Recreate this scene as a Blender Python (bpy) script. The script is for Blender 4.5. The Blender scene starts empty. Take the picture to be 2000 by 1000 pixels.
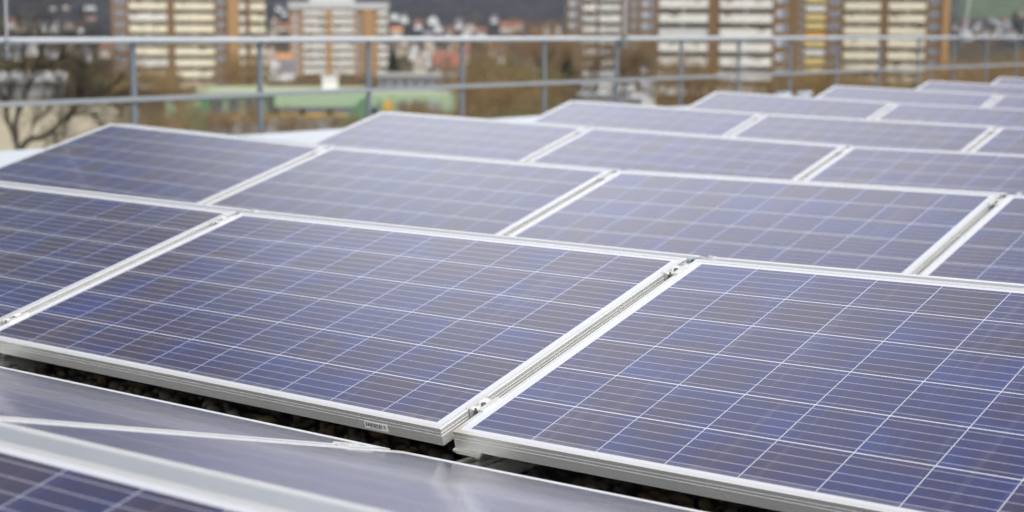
import bpy, bmesh, math, random
from mathutils import Matrix, Vector
SC = bpy.context.scene
COL = SC.collection
R0 = random.Random(7)

# ------------------------------------------------------------------ camera
CAM = Vector((7.087187, -3.464301, 0.591708))
CR = ((0.7892054, 0.614098, 0.0062054), (0.091799, -0.1079721, -0.9899065), (-0.6072296, 0.7818092, -0.1415858))
F = 3128.8537                                   # focal length in pixels of a 2000 px wide frame
cam_d = bpy.data.cameras.new('camera')
cam = bpy.data.objects.new('camera', cam_d); COL.objects.link(cam)
m = Matrix(((CR[0][0], -CR[1][0], -CR[2][0], CAM.x),
            (CR[0][1], -CR[1][1], -CR[2][1], CAM.y),
            (CR[0][2], -CR[1][2], -CR[2][2], CAM.z), (0, 0, 0, 1)))
cam.matrix_world = m
cam_d.sensor_width = 36.0
cam_d.lens = F / 2000 * 36
cam_d.clip_start = 0.05; cam_d.clip_end = 20000
cam_d.dof.use_dof = True
cam_d.dof.focus_distance = 3.45
cam_d.dof.aperture_fstop = 3.4
SC.camera = cam

# ------------------------------------------------------------------ sky, sun, exposure
SUN_AZ, SUN_EL = math.radians(78), math.radians(52)       # azimuth from +Y towards +X
w = bpy.data.worlds.new('World'); SC.world = w; w.use_nodes = True
nt = w.node_tree; nt.nodes.clear()
def N(tree, typ, **kw):
    n = tree.nodes.new(typ)
    for k, v in kw.items():
        if k.startswith('i_'):
            key = k[2:]
            n.inputs[int(key) if key.isdigit() else key.replace('_', ' ')].default_value = v
        else: setattr(n, k, v)
    return n
out = N(nt, 'ShaderNodeOutputWorld'); bg = N(nt, 'ShaderNodeBackground')
sky = N(nt, 'ShaderNodeTexSky', sky_type='NISHITA', sun_disc=False)
sky.sun_elevation = SUN_EL; sky.sun_rotation = SUN_AZ
sky.air_density = 1.0; sky.dust_density = 3.0; sky.ozone_density = 1.0
tc = N(nt, 'ShaderNodeTexCoord')
mp = N(nt, 'ShaderNodeMapping'); mp.inputs['Scale'].default_value = (1.2, 1.2, 3.0)
cl = N(nt, 'ShaderNodeTexNoise'); cl.inputs['Scale'].default_value = 1.7; cl.inputs['Detail'].default_value = 5; cl.inputs['Roughness'].default_value = 0.55
nt.links.new(tc.outputs['Generated'], mp.inputs['Vector']); nt.links.new(mp.outputs[0], cl.inputs['Vector'])
crmp = N(nt, 'ShaderNodeValToRGB')              # cloud tone: grey bellies to bright thin cloud
crmp.color_ramp.elements[0].position = 0.30; crmp.color_ramp.elements[0].color = (0.61, 0.63, 0.67, 1)
crmp.color_ramp.elements[1].position = 0.70; crmp.color_ramp.elements[1].color = (0.98, 0.98, 1.0, 1)
nt.links.new(cl.outputs['Fac'], crmp.inputs['Fac'])
# thin cloud is brightest round the veiled sun
sd = N(nt, 'ShaderNodeVectorMath', operation='DOT_PRODUCT')
sd.inputs[1].default_value = (math.cos(SUN_EL) * math.sin(SUN_AZ), math.cos(SUN_EL) * math.cos(SUN_AZ), math.sin(SUN_EL))
nrm = N(nt, 'ShaderNodeVectorMath', operation='NORMALIZE')
nt.links.new(tc.outputs['Generated'], nrm.inputs[0]); nt.links.new(nrm.outputs[0], sd.inputs[0])
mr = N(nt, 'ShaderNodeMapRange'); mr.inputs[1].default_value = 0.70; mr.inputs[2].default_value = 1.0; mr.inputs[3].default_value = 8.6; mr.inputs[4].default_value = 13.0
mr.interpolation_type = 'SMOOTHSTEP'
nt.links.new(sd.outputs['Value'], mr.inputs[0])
def lobe(az, el, c0, v0, v1):                   # unseen sky area, added brighter or darker to shape panel reflections and fill
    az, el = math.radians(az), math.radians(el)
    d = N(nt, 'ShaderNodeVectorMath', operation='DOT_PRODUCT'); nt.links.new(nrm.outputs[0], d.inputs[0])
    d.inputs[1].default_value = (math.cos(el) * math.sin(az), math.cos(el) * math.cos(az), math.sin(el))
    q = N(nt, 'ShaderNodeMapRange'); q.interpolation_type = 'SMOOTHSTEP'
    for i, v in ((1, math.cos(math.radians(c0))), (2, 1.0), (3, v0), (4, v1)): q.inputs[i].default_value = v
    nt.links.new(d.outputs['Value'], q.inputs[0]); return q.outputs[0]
def wmul(a, b):
    n = N(nt, 'ShaderNodeMath', operation='MULTIPLY'); nt.links.new(a, n.inputs[0]); nt.links.new(b, n.inputs[1]); return n.outputs[0]
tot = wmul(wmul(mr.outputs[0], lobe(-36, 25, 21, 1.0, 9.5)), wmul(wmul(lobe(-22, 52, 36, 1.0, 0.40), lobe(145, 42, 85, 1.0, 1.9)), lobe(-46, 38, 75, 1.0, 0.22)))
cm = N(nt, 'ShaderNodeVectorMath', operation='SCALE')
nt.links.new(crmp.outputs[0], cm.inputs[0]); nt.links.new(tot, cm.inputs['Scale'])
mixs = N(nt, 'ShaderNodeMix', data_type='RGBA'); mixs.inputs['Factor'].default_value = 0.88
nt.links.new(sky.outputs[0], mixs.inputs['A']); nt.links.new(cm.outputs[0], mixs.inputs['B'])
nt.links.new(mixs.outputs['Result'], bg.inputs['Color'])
bg.inputs['Strength'].default_value = 0.12
nt.links.new(bg.outputs[0], out.inputs[0])
sun_d = bpy.data.lights.new('sun', 'SUN'); sun_d.energy = 1.3; sun_d.angle = math.radians(14); sun_d.color = (1, 0.96, 0.9)
sun = bpy.data.objects.new('sun', sun_d); COL.objects.link(sun)
sdir = Vector((math.cos(SUN_EL) * math.sin(SUN_AZ), math.cos(SUN_EL) * math.cos(SUN_AZ), math.sin(SUN_EL)))
sun.rotation_euler = sdir.to_track_quat('Z', 'Y').to_euler()
sun.location = (0, 0, 30)
SC.view_settings.view_transform = 'Standard'; SC.view_settings.look = 'None'
SC.view_settings.exposure = 0.32; SC.view_settings.gamma = 1.0
SC.cycles.max_bounces = 6; SC.cycles.volume_bounces = 0
SC.cycles.sample_clamp_indirect = 4.0
SC.cycles.use_adaptive_sampling = False
SC.cycles.denoising_input_passes = 'RGB'

# ------------------------------------------------------------------ helpers
def ray(px, py):
    a, b = (px - 1000) / F, (py - 500) / F
    return Vector([a * CR[0][i] + b * CR[1][i] + CR[2][i] for i in range(3)])
def at(px, py, D): return CAM + ray(px, py) * D
def tag(o, label=None, cat=None, group=None, kind=None):
    for k, v in (('label', label), ('category', cat), ('group', group), ('kind', kind)):
        if v: o[k] = v
    return o
def empty(name, label, cat, loc=(0, 0, 0), group=None):
    o = bpy.data.objects.new(name, None); COL.objects.link(o); o.location = loc
    o.empty_display_size = 0.1
    return tag(o, label, cat, group)
class MB:
    def __init__(s): s.v = []; s.f = []; s.mi = []; s.cur = 0
    def face(s, *idx): s.f.append(idx); s.mi.append(s.cur)
    def box(s, x0, x1, y0, y1, z0, z1, M=None):
        b = len(s.v)
        for x, y, z in ((x0, y0, z0), (x1, y0, z0), (x1, y1, z0), (x0, y1, z0), (x0, y0, z1), (x1, y0, z1), (x1, y1, z1), (x0, y1, z1)):
            p = Vector((x, y, z)); s.v.append(M @ p if M else p)
        for q in ((0, 3, 2, 1), (4, 5, 6, 7), (0, 1, 5, 4), (1, 2, 6, 5), (2, 3, 7, 6), (3, 0, 4, 7)): s.face(*[b + i for i in q])
    def prism(s, poly, t0, t1, fn):                 # poly (a,b) swept from t0 to t1, fn(a,b,t)->Vector
        b = len(s.v); n = len(poly)
        for t in (t0, t1):
            for a, c in poly: s.v.append(fn(a, c, t))
        s.face(*[b + i for i in reversed(range(n))]); s.face(*[b + n + i for i in range(n)])
        for i in range(n): j = (i + 1) % n; s.face(b + i, b + j, b + n + j, b + n + i)
    def tube(s, pts, rad, n=8, cap=True):
        pts = [Vector(p) for p in pts]
        if not hasattr(rad, '__len__'): rad = [rad] * len(pts)
        b = len(s.v)
        for i, p in enumerate(pts):
            d = (pts[min(i + 1, len(pts) - 1)] - pts[max(i - 1, 0)])
            if d.length < 1e-9: d = Vector((0, 0, 1))
            d.normalize()
            ref = Vector((0, 0, 1)) if abs(d.z) < 0.9 else Vector((1, 0, 0))
            u = d.cross(ref).normalized(); v = d.cross(u)
            for k in range(n):
                a = 2 * math.pi * k / n
                s.v.append(p + (u * math.cos(a) + v * math.sin(a)) * rad[i])
        for i in range(len(pts) - 1):
            for k in range(n):
                k2 = (k + 1) % n
                s.face(b + i * n + k, b + (i + 1) * n + k, b + (i + 1) * n + k2, b + i * n + k2)
        if cap:
            s.face(*[b + k for k in range(n)]); e = b + (len(pts) - 1) * n
            s.face(*[e + k for k in reversed(range(n))])
    def mesh(s, name, mats, smooth=False):
        me = bpy.data.meshes.new(name); me.from_pydata([tuple(v) for v in s.v], [], s.f)
        for m_ in (mats if isinstance(mats, (list, tuple)) else [mats]): me.materials.append(m_)
        me.polygons.foreach_set('material_index', s.mi)
        bm = bmesh.new(); bm.from_mesh(me); bmesh.ops.recalc_face_normals(bm, faces=bm.faces); bm.to_mesh(me); bm.free()
        if smooth:
            for p in me.polygons: p.use_smooth = True
        return me
    def build(s, name, mats, parent=None, smooth=False, bevel=0):
        o = bpy.data.objects.new(name, s.mesh(name, mats, smooth)); COL.objects.link(o)
        if parent is not None: o.parent = parent
        if bevel:
            b = o.modifiers.new('bevel', 'BEVEL'); b.width = bevel; b.segments = 2; b.limit_method = 'ANGLE'
        return o
def link_copy(o, parent):
    c = o.copy(); COL.objects.link(c); c.parent = parent; return c
def copy_tree(o, parent=None):
    c = o.copy(); COL.objects.link(c)
    if parent is not None: c.parent = parent
    for ch in [x for x in o.children]: copy_tree(ch, c)
    return c

# ------------------------------------------------------------------ materials
def new_mat(name):
    mt = bpy.data.materials.new(name); mt.use_nodes = True
    t = mt.node_tree; b = t.nodes['Principled BSDF']
    return mt, t, b
def plain(name, col, rough=0.7, metal=0.0, var=0.15, scale=3.0, spec=0.3, bump=0.0, coord='Object'):
    mt, t, b = new_mat(name)
    tcn = N(t, 'ShaderNodeTexCoord'); nz = N(t, 'ShaderNodeTexNoise'); nz.inputs['Scale'].default_value = scale; nz.inputs['Detail'].default_value = 4
    t.links.new(tcn.outputs[coord], nz.inputs['Vector'])
    mx = N(t, 'ShaderNodeMix', data_type='RGBA')
    mx.inputs['A'].default_value = (*[c * (1 - var) for c in col], 1); mx.inputs['B'].default_value = (*[min(1, c * (1 + var)) for c in col], 1)
    t.links.new(nz.outputs['Fac'], mx.inputs['Factor']); t.links.new(mx.outputs['Result'], b.inputs['Base Color'])
    b.inputs['Roughness'].default_value = rough; b.inputs['Metallic'].default_value = metal
    b.inputs['Specular IOR Level'].default_value = spec
    if bump:
        bp = N(t, 'ShaderNodeBump'); bp.inputs['Strength'].default_value = bump; bp.inputs['Distance'].default_value = 0.02
        t.links.new(nz.outputs['Fac'], bp.inputs['Height']); t.links.new(bp.outputs[0], b.inputs['Normal'])
    return mt
def math_n(t, op, a, b=None, c=None):
    n = N(t, 'ShaderNodeMath', operation=op)
    for i, x in enumerate((a, b, c)):
        if x is None: continue
        if isinstance(x, (int, float)): n.inputs[i].default_value = x
        else: t.links.new(x, n.inputs[i])
    return n.outputs[0]
def mixc(t, fac, A, B):
    mx = N(t, 'ShaderNodeMix', data_type='RGBA')
    for key, x in (('Factor', fac), ('A', A), ('B', B)):
        if isinstance(x, tuple): mx.inputs[key].default_value = (*x, 1)
        elif isinstance(x, (int, float)): mx.inputs[key].default_value = x
        else: t.links.new(x, mx.inputs[key])
    return mx.outputs['Result']

PW, PL, CELL = 1.636, 0.992, 0.1577                # module width, length and cell pitch
def cell_material():
    mt, t, b = new_mat('solar_cells_under_glass')
    tcn = N(t, 'ShaderNodeTexCoord'); sx = N(t, 'ShaderNodeSeparateXYZ'); t.links.new(tcn.outputs['Object'], sx.inputs[0])
    oi = N(t, 'ShaderNodeObjectInfo')
    u = math_n(t, 'MULTIPLY_ADD', sx.outputs['X'], 1 / CELL, 5.0)
    v = math_n(t, 'MULTIPLY_ADD', sx.outputs['Y'], -1 / CELL, -(PL - 6 * CELL) / 2 / CELL)
    fu, fv = math_n(t, 'FRACT', u), math_n(t, 'FRACT', v)
    iu, iv = math_n(t, 'FLOOR', u), math_n(t, 'FLOOR', v)
    du = math_n(t, 'MULTIPLY', math_n(t, 'MINIMUM', fu, math_n(t, 'SUBTRACT', 1.0, fu)), CELL)
    dv = math_n(t, 'MULTIPLY', math_n(t, 'MINIMUM', fv, math_n(t, 'SUBTRACT', 1.0, fv)), CELL)
    gap = math_n(t, 'MAXIMUM', math_n(t, 'LESS_THAN', du, 0.0009), math_n(t, 'LESS_THAN', dv, 0.0017))
    inside = math_n(t, 'MULTIPLY', math_n(t, 'MULTIPLY', math_n(t, 'GREATER_THAN', u, 0.0), math_n(t, 'LESS_THAN', u, 10.0)),
                    math_n(t, 'MULTIPLY', math_n(t, 'GREATER_THAN', v, 0.0), math_n(t, 'LESS_THAN', v, 6.0)))
    white = math_n(t, 'MAXIMUM', gap, math_n(t, 'SUBTRACT', 1.0, inside))
    wb = math_n(t, 'ABSOLUTE', math_n(t, 'SUBTRACT', math_n(t, 'FRACT', math_n(t, 'MULTIPLY', fv, 5.0)), 0.5))
    bus = math_n(t, 'MULTIPLY', math_n(t, 'LESS_THAN', math_n(t, 'MULTIPLY', wb, CELL / 5), 0.00095), math_n(t, 'GREATER_THAN', du, 0.0016))
    # one crystal tone per cell, drifting from blue rims to grey-brown middles
    cid = N(t, 'ShaderNodeCombineXYZ'); t.links.new(iu, cid.inputs[0]); t.links.new(iv, cid.inputs[1])
    t.links.new(math_n(t, 'MULTIPLY', oi.outputs['Random'], 91.0), cid.inputs[2])
    wn = N(t, 'ShaderNodeTexWhiteNoise', noise_dimensions='3D'); t.links.new(cid.outputs[0], wn.inputs['Vector'])
    off = N(t, 'ShaderNodeVectorMath', operation='SCALE'); off.inputs['Scale'].default_value = 20; t.links.new(wn.outputs['Color'], off.inputs[0])
    add = N(t, 'ShaderNodeVectorMath', operation='ADD'); t.links.new(tcn.outputs['Object'], add.inputs[0]); t.links.new(off.outputs[0], add.inputs[1])
    n1 = N(t, 'ShaderNodeTexNoise'); n1.inputs['Scale'].default_value = 5.0; n1.inputs['Detail'].default_value = 1; t.links.new(add.outputs[0], n1.inputs['Vector'])
    edge = N(t, 'ShaderNodeMapRange'); edge.inputs[1].default_value = 0.0; edge.inputs[2].default_value = 0.05; edge.inputs[3].default_value = 0.14; edge.inputs[4].default_value = 0.0
    t.links.new(du, edge.inputs[0])
    tone = math_n(t, 'ADD', n1.outputs['Fac'], edge.outputs[0])
    tone = math_n(t, 'ADD', tone, math_n(t, 'MULTIPLY_ADD', wn.outputs['Value'], 0.20, -0.08))
    rmp = N(t, 'ShaderNodeValToRGB'); t.links.new(tone, rmp.inputs['Fac'])
    e = rmp.color_ramp.elements
    e[0].position = 0.36; e[0].color = (0.031, 0.024, 0.056, 1)
    e[1].position = 0.88; e[1].color = (0.014, 0.033, 0.150, 1)
    k = e.new(0.60); k.color = (0.019, 0.022, 0.094, 1)
    mg = N(t, 'ShaderNodeMapping'); mg.inputs['Rotation'].default_value = (0, 0, 0.7); mg.inputs['Scale'].default_value = (1, 2.2, 1)
    t.links.new(add.outputs[0], mg.inputs['Vector'])
    vo = N(t, 'ShaderNodeTexVoronoi'); vo.inputs['Scale'].default_value = 130; t.links.new(mg.outputs[0], vo.inputs['Vector'])
    sv = N(t, 'ShaderNodeSeparateColor'); t.links.new(vo.outputs['Color'], sv.inputs[0])
    grain = math_n(t, 'MULTIPLY', math_n(t, 'MULTIPLY_ADD', sv.outputs[0], 0.34, 0.83), math_n(t, 'MULTIPLY_ADD', oi.outputs['Random'], 0.30, 0.85))
    cellc = N(t, 'ShaderNodeVectorMath', operation='SCALE'); t.links.new(rmp.outputs[0], cellc.inputs[0]); t.links.new(grain, cellc.inputs['Scale'])
    c1 = mixc(t, bus, cellc.outputs[0], (0.33, 0.33, 0.38))
    c2 = mixc(t, white, c1, (0.60, 0.61, 0.65))
    # thin dust film
    nd = N(t, 'ShaderNodeTexNoise'); nd.inputs['Scale'].default_value = 2.3; nd.inputs['Detail'].default_value = 6; t.links.new(tcn.outputs['Object'], nd.inputs['Vector'])
    dust = math_n(t, 'MULTIPLY_ADD', nd.outputs['Fac'], 0.05, 0.010)
    # dried rain streaks down the slope and the grime line along the low edge
    ms = N(t, 'ShaderNodeMapping'); ms.inputs['Scale'].default_value = (38, 1.6, 1); t.links.new(tcn.outputs['Object'], ms.inputs['Vector'])
    ns = N(t, 'ShaderNodeTexNoise'); ns.inputs['Scale'].default_value = 1.0; ns.inputs['Detail'].default_value = 4; t.links.new(ms.outputs[0], ns.inputs['Vector'])
    st_ = N(t, 'ShaderNodeMapRange'); st_.inputs[1].default_value = 0.56; st_.inputs[2].default_value = 0.78; st_.inputs[3].default_value = 0; st_.inputs[4].default_value = 0.09; t.links.new(ns.outputs['Fac'], st_.inputs[0])
    lo = N(t, 'ShaderNodeMapRange'); lo.inputs[1].default_value = -PL + 0.045; lo.inputs[2].default_value = -PL + 0.010; lo.inputs[3].default_value = 0; lo.inputs[4].default_value = 0.5; t.links.new(sx.outputs['Y'], lo.inputs[0])
    dust = math_n(t, 'ADD', math_n(t, 'ADD', dust, st_.outputs[0]), math_n(t, 'MULTIPLY', lo.outputs[0], ns.outputs['Fac']))
    c3 = mixc(t, dust, c2, (0.5, 0.48, 0.45))
    t.links.new(c3, b.inputs['Base Color'])
    b.inputs['Roughness'].default_value = 0.25; b.inputs['Specular IOR Level'].default_value = 0.7; b.inputs['Specular Tint'].default_value = (0.60, 0.56, 1.0, 1)
    b.inputs['Coat Weight'].default_value = 0.65; b.inputs['Coat IOR'].default_value = 1.45
    b.inputs['Coat Roughness'].default_value = 0.09
    return mt
M_CELL = cell_material()
def alu(name, stain=False, tint=(0.82, 0.82, 0.80), rough=0.40, metal=0.62):
    mt, t, b = new_mat(name)
    tcn = N(t, 'ShaderNodeTexCoord')
    nz = N(t, 'ShaderNodeTexNoise'); nz.inputs['Scale'].default_value = 9; nz.inputs['Detail'].default_value = 6
    t.links.new(tcn.outputs['Object'], nz.inputs['Vector'])
    c = mixc(t, nz.outputs['Fac'], tuple(x * 0.92 for x in tint), tuple(min(1, x * 1.06) for x in tint))
    mpn = N(t, 'ShaderNodeMapping'); mpn.inputs['Scale'].default_value = (1, 300, 300); t.links.new(tcn.outputs['Object'], mpn.inputs['Vector'])
    fn = N(t, 'ShaderNodeTexNoise'); fn.inputs['Scale'].default_value = 1.0; t.links.new(mpn.outputs[0], fn.inputs['Vector'])
    if stain:                                     # rusty water mark that has dried on the corner
        dist = N(t, 'ShaderNodeVectorMath', operation='DISTANCE'); dist.inputs[1].default_value = stain; t.links.new(tcn.outputs['Object'], dist.inputs[0])
        s = math_n(t, 'MULTIPLY_ADD', nz.outputs['Fac'], 0.12, dist.outputs['Value'])
        mrn = N(t, 'ShaderNodeMapRange'); mrn.inputs[1].default_value = 0.055; mrn.inputs[2].default_value = 0.115; mrn.inputs[3].default_value = 0.5; mrn.inputs[4].default_value = 0.0
        t.links.new(s, mrn.inputs[0])
        c = mixc(t, mrn.outputs[0], c, (0.50, 0.36, 0.20))
    t.links.new(c, b.inputs['Base Color'])
    b.inputs['Metallic'].default_value = metal
    t.links.new(math_n(t, 'MULTIPLY_ADD', fn.outputs['Fac'], 0.14, rough - 0.07), b.inputs['Roughness'])
    return mt
M_ALU = alu('anodised_aluminium')
M_ALU_STAIN = alu('anodised_aluminium_stained', stain=(-0.81, -0.985, 0.0))
M_ALU_STAIN_B = alu('anodised_aluminium_stained_back', stain=(0.81, -0.985, 0.0))
M_PLATE = alu('ridge_sheet_aluminium', tint=(0.35, 0.37, 0.40), rough=0.5, metal=0.4)
M_RAIL = alu('rail_aluminium', tint=(0.60, 0.59, 0.55), rough=0.5, metal=0.5)
M_STEEL = plain('bolt_steel', (0.20, 0.19, 0.18), 0.45, 0.7, scale=40)
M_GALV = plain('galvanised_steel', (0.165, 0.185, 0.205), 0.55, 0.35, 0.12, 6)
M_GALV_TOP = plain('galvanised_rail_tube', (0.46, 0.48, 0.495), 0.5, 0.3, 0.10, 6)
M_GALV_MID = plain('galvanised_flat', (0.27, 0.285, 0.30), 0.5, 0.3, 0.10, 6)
M_ROD = plain('rod_aluminium', (0.62, 0.62, 0.62), 0.5, 0.3, 0.05)
M_MEMBRANE = plain('white_roof_sheet', (0.53, 0.56, 0.60), 0.6, 0, 0.10, 1.2)
M_STICKER = plain('sticker_paper', (0.90, 0.90, 0.88), 0.6, 0, 0.02, 20)
M_INK = plain('sticker_ink', (0.015, 0.015, 0.02), 0.6, 0, 0.1, 20)

# ------------------------------------------------------------------ the roof we stand on
ROOF_Z = -0.36
GROUND_Z = -16.5
def structure(o): return tag(o, kind='structure')
b = MB(); b.box(-3.06, 30, -14, 48, GROUND_Z, ROOF_Z); structure(b.build('roof', plain('roof_deck', (0.07, 0.068, 0.063), 0.9, 0, 0.3, 5, bump=0.4)))
b = MB(); b.box(-2.85, -0.25, -13.5, 47.5, ROOF_Z + 0.002, ROOF_Z + 0.012); structure(b.build('roof_walkway', M_MEMBRANE))
b = MB()
b.prism([(-3.17, -0.50), (-3.17, -0.348), (-3.155, -0.340), (-2.80, -0.345), (-2.78, -0.349), (-2.78, -0.3595), (-3.065, -0.3595), (-3.065, -0.50)], -13.9, 47.9, lambda a, c, t: Vector((a, t, c)))
tag(b.build('parapet_coping', M_MEMBRANE), 'pale sheet metal coping along the roof edge below the grey railing', 'coping')

# gravel in the valley between the rows (loose stones, nobody could count them)
def gravel():
    rnd = random.Random(3)
    base = bmesh.new(); bmesh.ops.create_icosphere(base, subdivisions=2, radius=1)
    bv = [v.co.copy() for v in base.verts]; bf = [tuple(v.index for v in f.verts) for f in base.faces]; base.free()
    shapes = []
    for k in range(14):
        ax = [Vector((rnd.gauss(0, 1), rnd.gauss(0, 1), rnd.gauss(0, 1))).normalized() for _ in range(5)]
        am = [rnd.uniform(-0.22, 0.22) for _ in range(5)]
        shapes.append([v * (1 + sum(a * max(0, v.dot(x)) ** 2 for a, x in zip(am, ax))) for v in bv])
    vs, fs = [], []
    for i in range(3600):
        x = rnd.uniform(1.6, 6.6); y = rnd.uniform(-1.42, -0.72)
        r = rnd.uniform(0.008, 0.019) * (1.25 if rnd.random() < 0.15 else 1)
        z = ROOF_Z + r * 0.4 + rnd.random() * 0.022
        M = Matrix.Translation((x, y, z)) @ Matrix.Rotation(rnd.uniform(0, 6.3), 4, Vector((rnd.gauss(0, 1), rnd.gauss(0, 1), rnd.gauss(0, 1)))) @ Matrix.Diagonal((r, r * rnd.uniform(0.7, 1), r * rnd.uniform(0.5, 0.8), 1))
        o = len(vs); vs += [tuple(M @ v) for v in shapes[rnd.randrange(14)]]; fs += [tuple(o + j for j in f) for f in bf]
    me = bpy.data.meshes.new('gravel'); me.from_pydata(vs, [], fs)
    for p in me.polygons: p.use_smooth = True
    mt, t, bs = new_mat('pebbles')
    g = N(t, 'ShaderNodeNewGeometry'); rp = N(t, 'ShaderNodeValToRGB'); t.links.new(g.outputs['Random Per Island'], rp.inputs['Fac'])
    e = rp.color_ramp.elements; e[0].color = (0.035, 0.035, 0.032, 1); e[1].color = (0.10, 0.10, 0.09, 1)
    for pos, c in ((0.3, (0.085, 0.06, 0.028)), (0.45, (0.045, 0.042, 0.038)), (0.6, (0.115, 0.08, 0.032)), (0.8, (0.065, 0.05, 0.042))):
        k = e.new(pos); k.color = (*c, 1)
    t.links.new(rp.outputs[0], bs.inputs['Base Color']); bs.inputs['Roughness'].default_value = 0.75
    me.materials.append(mt)
    o = bpy.data.objects.new('gravel', me); COL.objects.link(o)
    tag(o, 'loose brown and grey pebbles lying in the gap between panel rows', 'gravel', kind='stuff')
gravel()

# ------------------------------------------------------------------ solar panels
TILT, GAP = 0.25853, 0.0636
W = 1.665
RIDGE = {  # (row, joint) -> x, y, z of the ridge joint, measured
 -1: (0.0, -2.1387, {1: 0.0008, 2: -0.0055, 3: 0.0080, 4: 0.0364, 5: 0.0747}),
 0: (-0.0032, 0.0027, {0: 0.0516, 1: 0.0181, 2: 0.0095, 3: 0.0163, 4: 0.0425, 5: 0.0785}),
 1: (-0.0030, 2.1113, {0: 0.0579, 1: 0.0147, 2: -0.0004, 3: 0.0134, 4: 0.0373}),
 2: (-0.0067, 4.2882, {0: 0.0411, 1: 0.0102, 2: -0.0172, 3: -0.0103, 4: 0.0114}),
 3: (-0.0158, 6.3972, {0: 0.0448, 1: 0.0066, 2: -0.0100, 3: -0.0054, 4: 0.0141}),
 4: (-0.0120, 8.5170, {0: 0.0550, 1: 0.0116, 2: -0.0059, 3: -0.0034}),
 5: (0.0042, 10.7081, {0: 0.0512, 1: 0.0139, 2: -0.0058, 3: -0.0056}),
 6: (0.0202, 12.8673, {0: 0.0485, 1: 0.0017, 2: -0.0203}),
 7: (-0.0030, 14.9656, {0: 0.0448, 1: -0.0043, 2: -0.0284}),
}
def joint(row, c):
    dx, y, zs = RIDGE[row]; return Vector((c * W + dx, y, zs[c]))
FRAME_PROFILE = [(0.0110, 0.0), (0.0006, 0.0), (0.0, -0.0006), (0.0, -0.0075), (0.0012, -0.0082), (0.0012, -0.0100), (0.0, -0.0107),
                 (0.0, -0.0150), (0.0010, -0.0157), (0.0010, -0.0168), (0.0, -0.0175), (0.0, -0.0395), (0.0005, -0.040), (0.028, -0.040), (0.028, -0.0383), (0.0022, -0.0383), (0.0022, -0.0062), (0.0110, -0.0062)]
def frame_mb():
    mb = MB(); n = len(FRAME_PROFILE)
    corners = [(-PW / 2, 0, 1, -1), (PW / 2, 0, -1, -1), (PW / 2, -PL, -1, 1), (-PW / 2, -PL, 1, 1)]
    for x, y, sx, sy in corners:
        for o_, z in FRAME_PROFILE: mb.v.append(Vector((x + sx * o_, y + sy * o_, z)))
    for c in range(4):
        d = (c + 1) % 4
        for i in range(n):
            j = (i + 1) % n; mb.face(c * n + i, c * n + j, d * n + j, d * n + i)
    return mb
def sheet_mb():
    mb = MB(); e = 0.0095; mb.box(-PW / 2 + e, PW / 2 - e, -PL + e, -e, -0.0058, -0.0016); return mb
FRAME_ME = frame_mb().mesh('frame', M_ALU)
FRAME_ME_S = frame_mb().mesh('frame', M_ALU_STAIN)
FRAME_ME_SB = frame_mb().mesh('frame', M_ALU_STAIN_B)
SHEET_ME = sheet_mb().mesh('cell_sheet', M_CELL)
def panel(row, c, away, label, group, frame_me=None, tw=0.0):
    a, d = joint(row, c), joint(row, c + 1)
    mid = (a + d) / 2; X = (d - a).normalized()
    s = -1 if away else 1
    up = Vector((0, math.cos(TILT) * s, math.sin(TILT)))
    if away: X = -X
    Z = X.cross(up).normalized(); Y = Z.cross(X).normalized()
    loc = mid + Vector((0, -GAP / 2 * s, 0))
    M = Matrix(((X.x, Y.x, Z.x, loc.x), (X.y, Y.y, Z.y, loc.y), (X.z, Y.z, Z.z, loc.z), (0, 0, 0, 1)))
    r = empty('solar_panel', label, 'solar panel', group=group)
    r.location = loc; r.rotation_euler = M.to_euler()
    for nm, me in (('frame', frame_me or FRAME_ME), ('cell_sheet', SHEET_ME)):
        o = bpy.data.objects.new(nm, me); COL.objects.link(o); o.parent = r
    return r, M
ORD = {0: 'front', 1: 'second', 2: 'third', 3: 'fourth', 4: 'fifth', 5: 'sixth', 6: 'seventh', 7: 'eighth'}
PG = 'blue solar panels facing the camera in long rows'
LAB = {
 (-1, 3): 'dark blue solar panel cut off by the bottom left corner of the photo',
 (0, 1): 'blue solar panel left of the one with the barcode sticker, at the left edge',
 (0, 2): 'large sharp blue solar panel with a white barcode sticker on its front frame',
 (0, 3): 'large blue solar panel with a rust-stained front corner, right of the barcode panel',
 (1, 0): 'leftmost solar panel of the second row, its end frame beside the bare tree',
 (1, 1): 'solar panel in the second row right behind the barcode panel, left of centre',
 (1, 2): 'solar panel in the second row directly behind the rust-stained panel',
 (1, 3): 'solar panel cut off by the right edge in the second row, behind a dark joint',
}
NTH = {0: 'leftmost', 1: 'second from left', 2: 'third from left', 3: 'fourth from left'}
P1 = None
for row, cols in ((-1, (3,)), (0, (1, 2, 3, 4)), (1, (0, 1, 2, 3)), (2, (0, 1, 2, 3)), (3, (0, 1, 2, 3)), (4, (0, 1, 2)), (5, (0, 1, 2)), (6, (0, 1)), (7, (0, 1))):
    for c in cols:
        lab = LAB.get((row, c))
        if lab is None:
            lab = f'{NTH.get(c, "rightmost")} solar panel facing the camera in the {ORD[row]} row from the front'
        r, M = panel(row, c, False, lab, PG, FRAME_ME_S if (row, c) == (0, 3) else None)
        if (row, c) == (0, 2): P1 = r
AG = 'solar panels sloping away behind the ridges'
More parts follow.
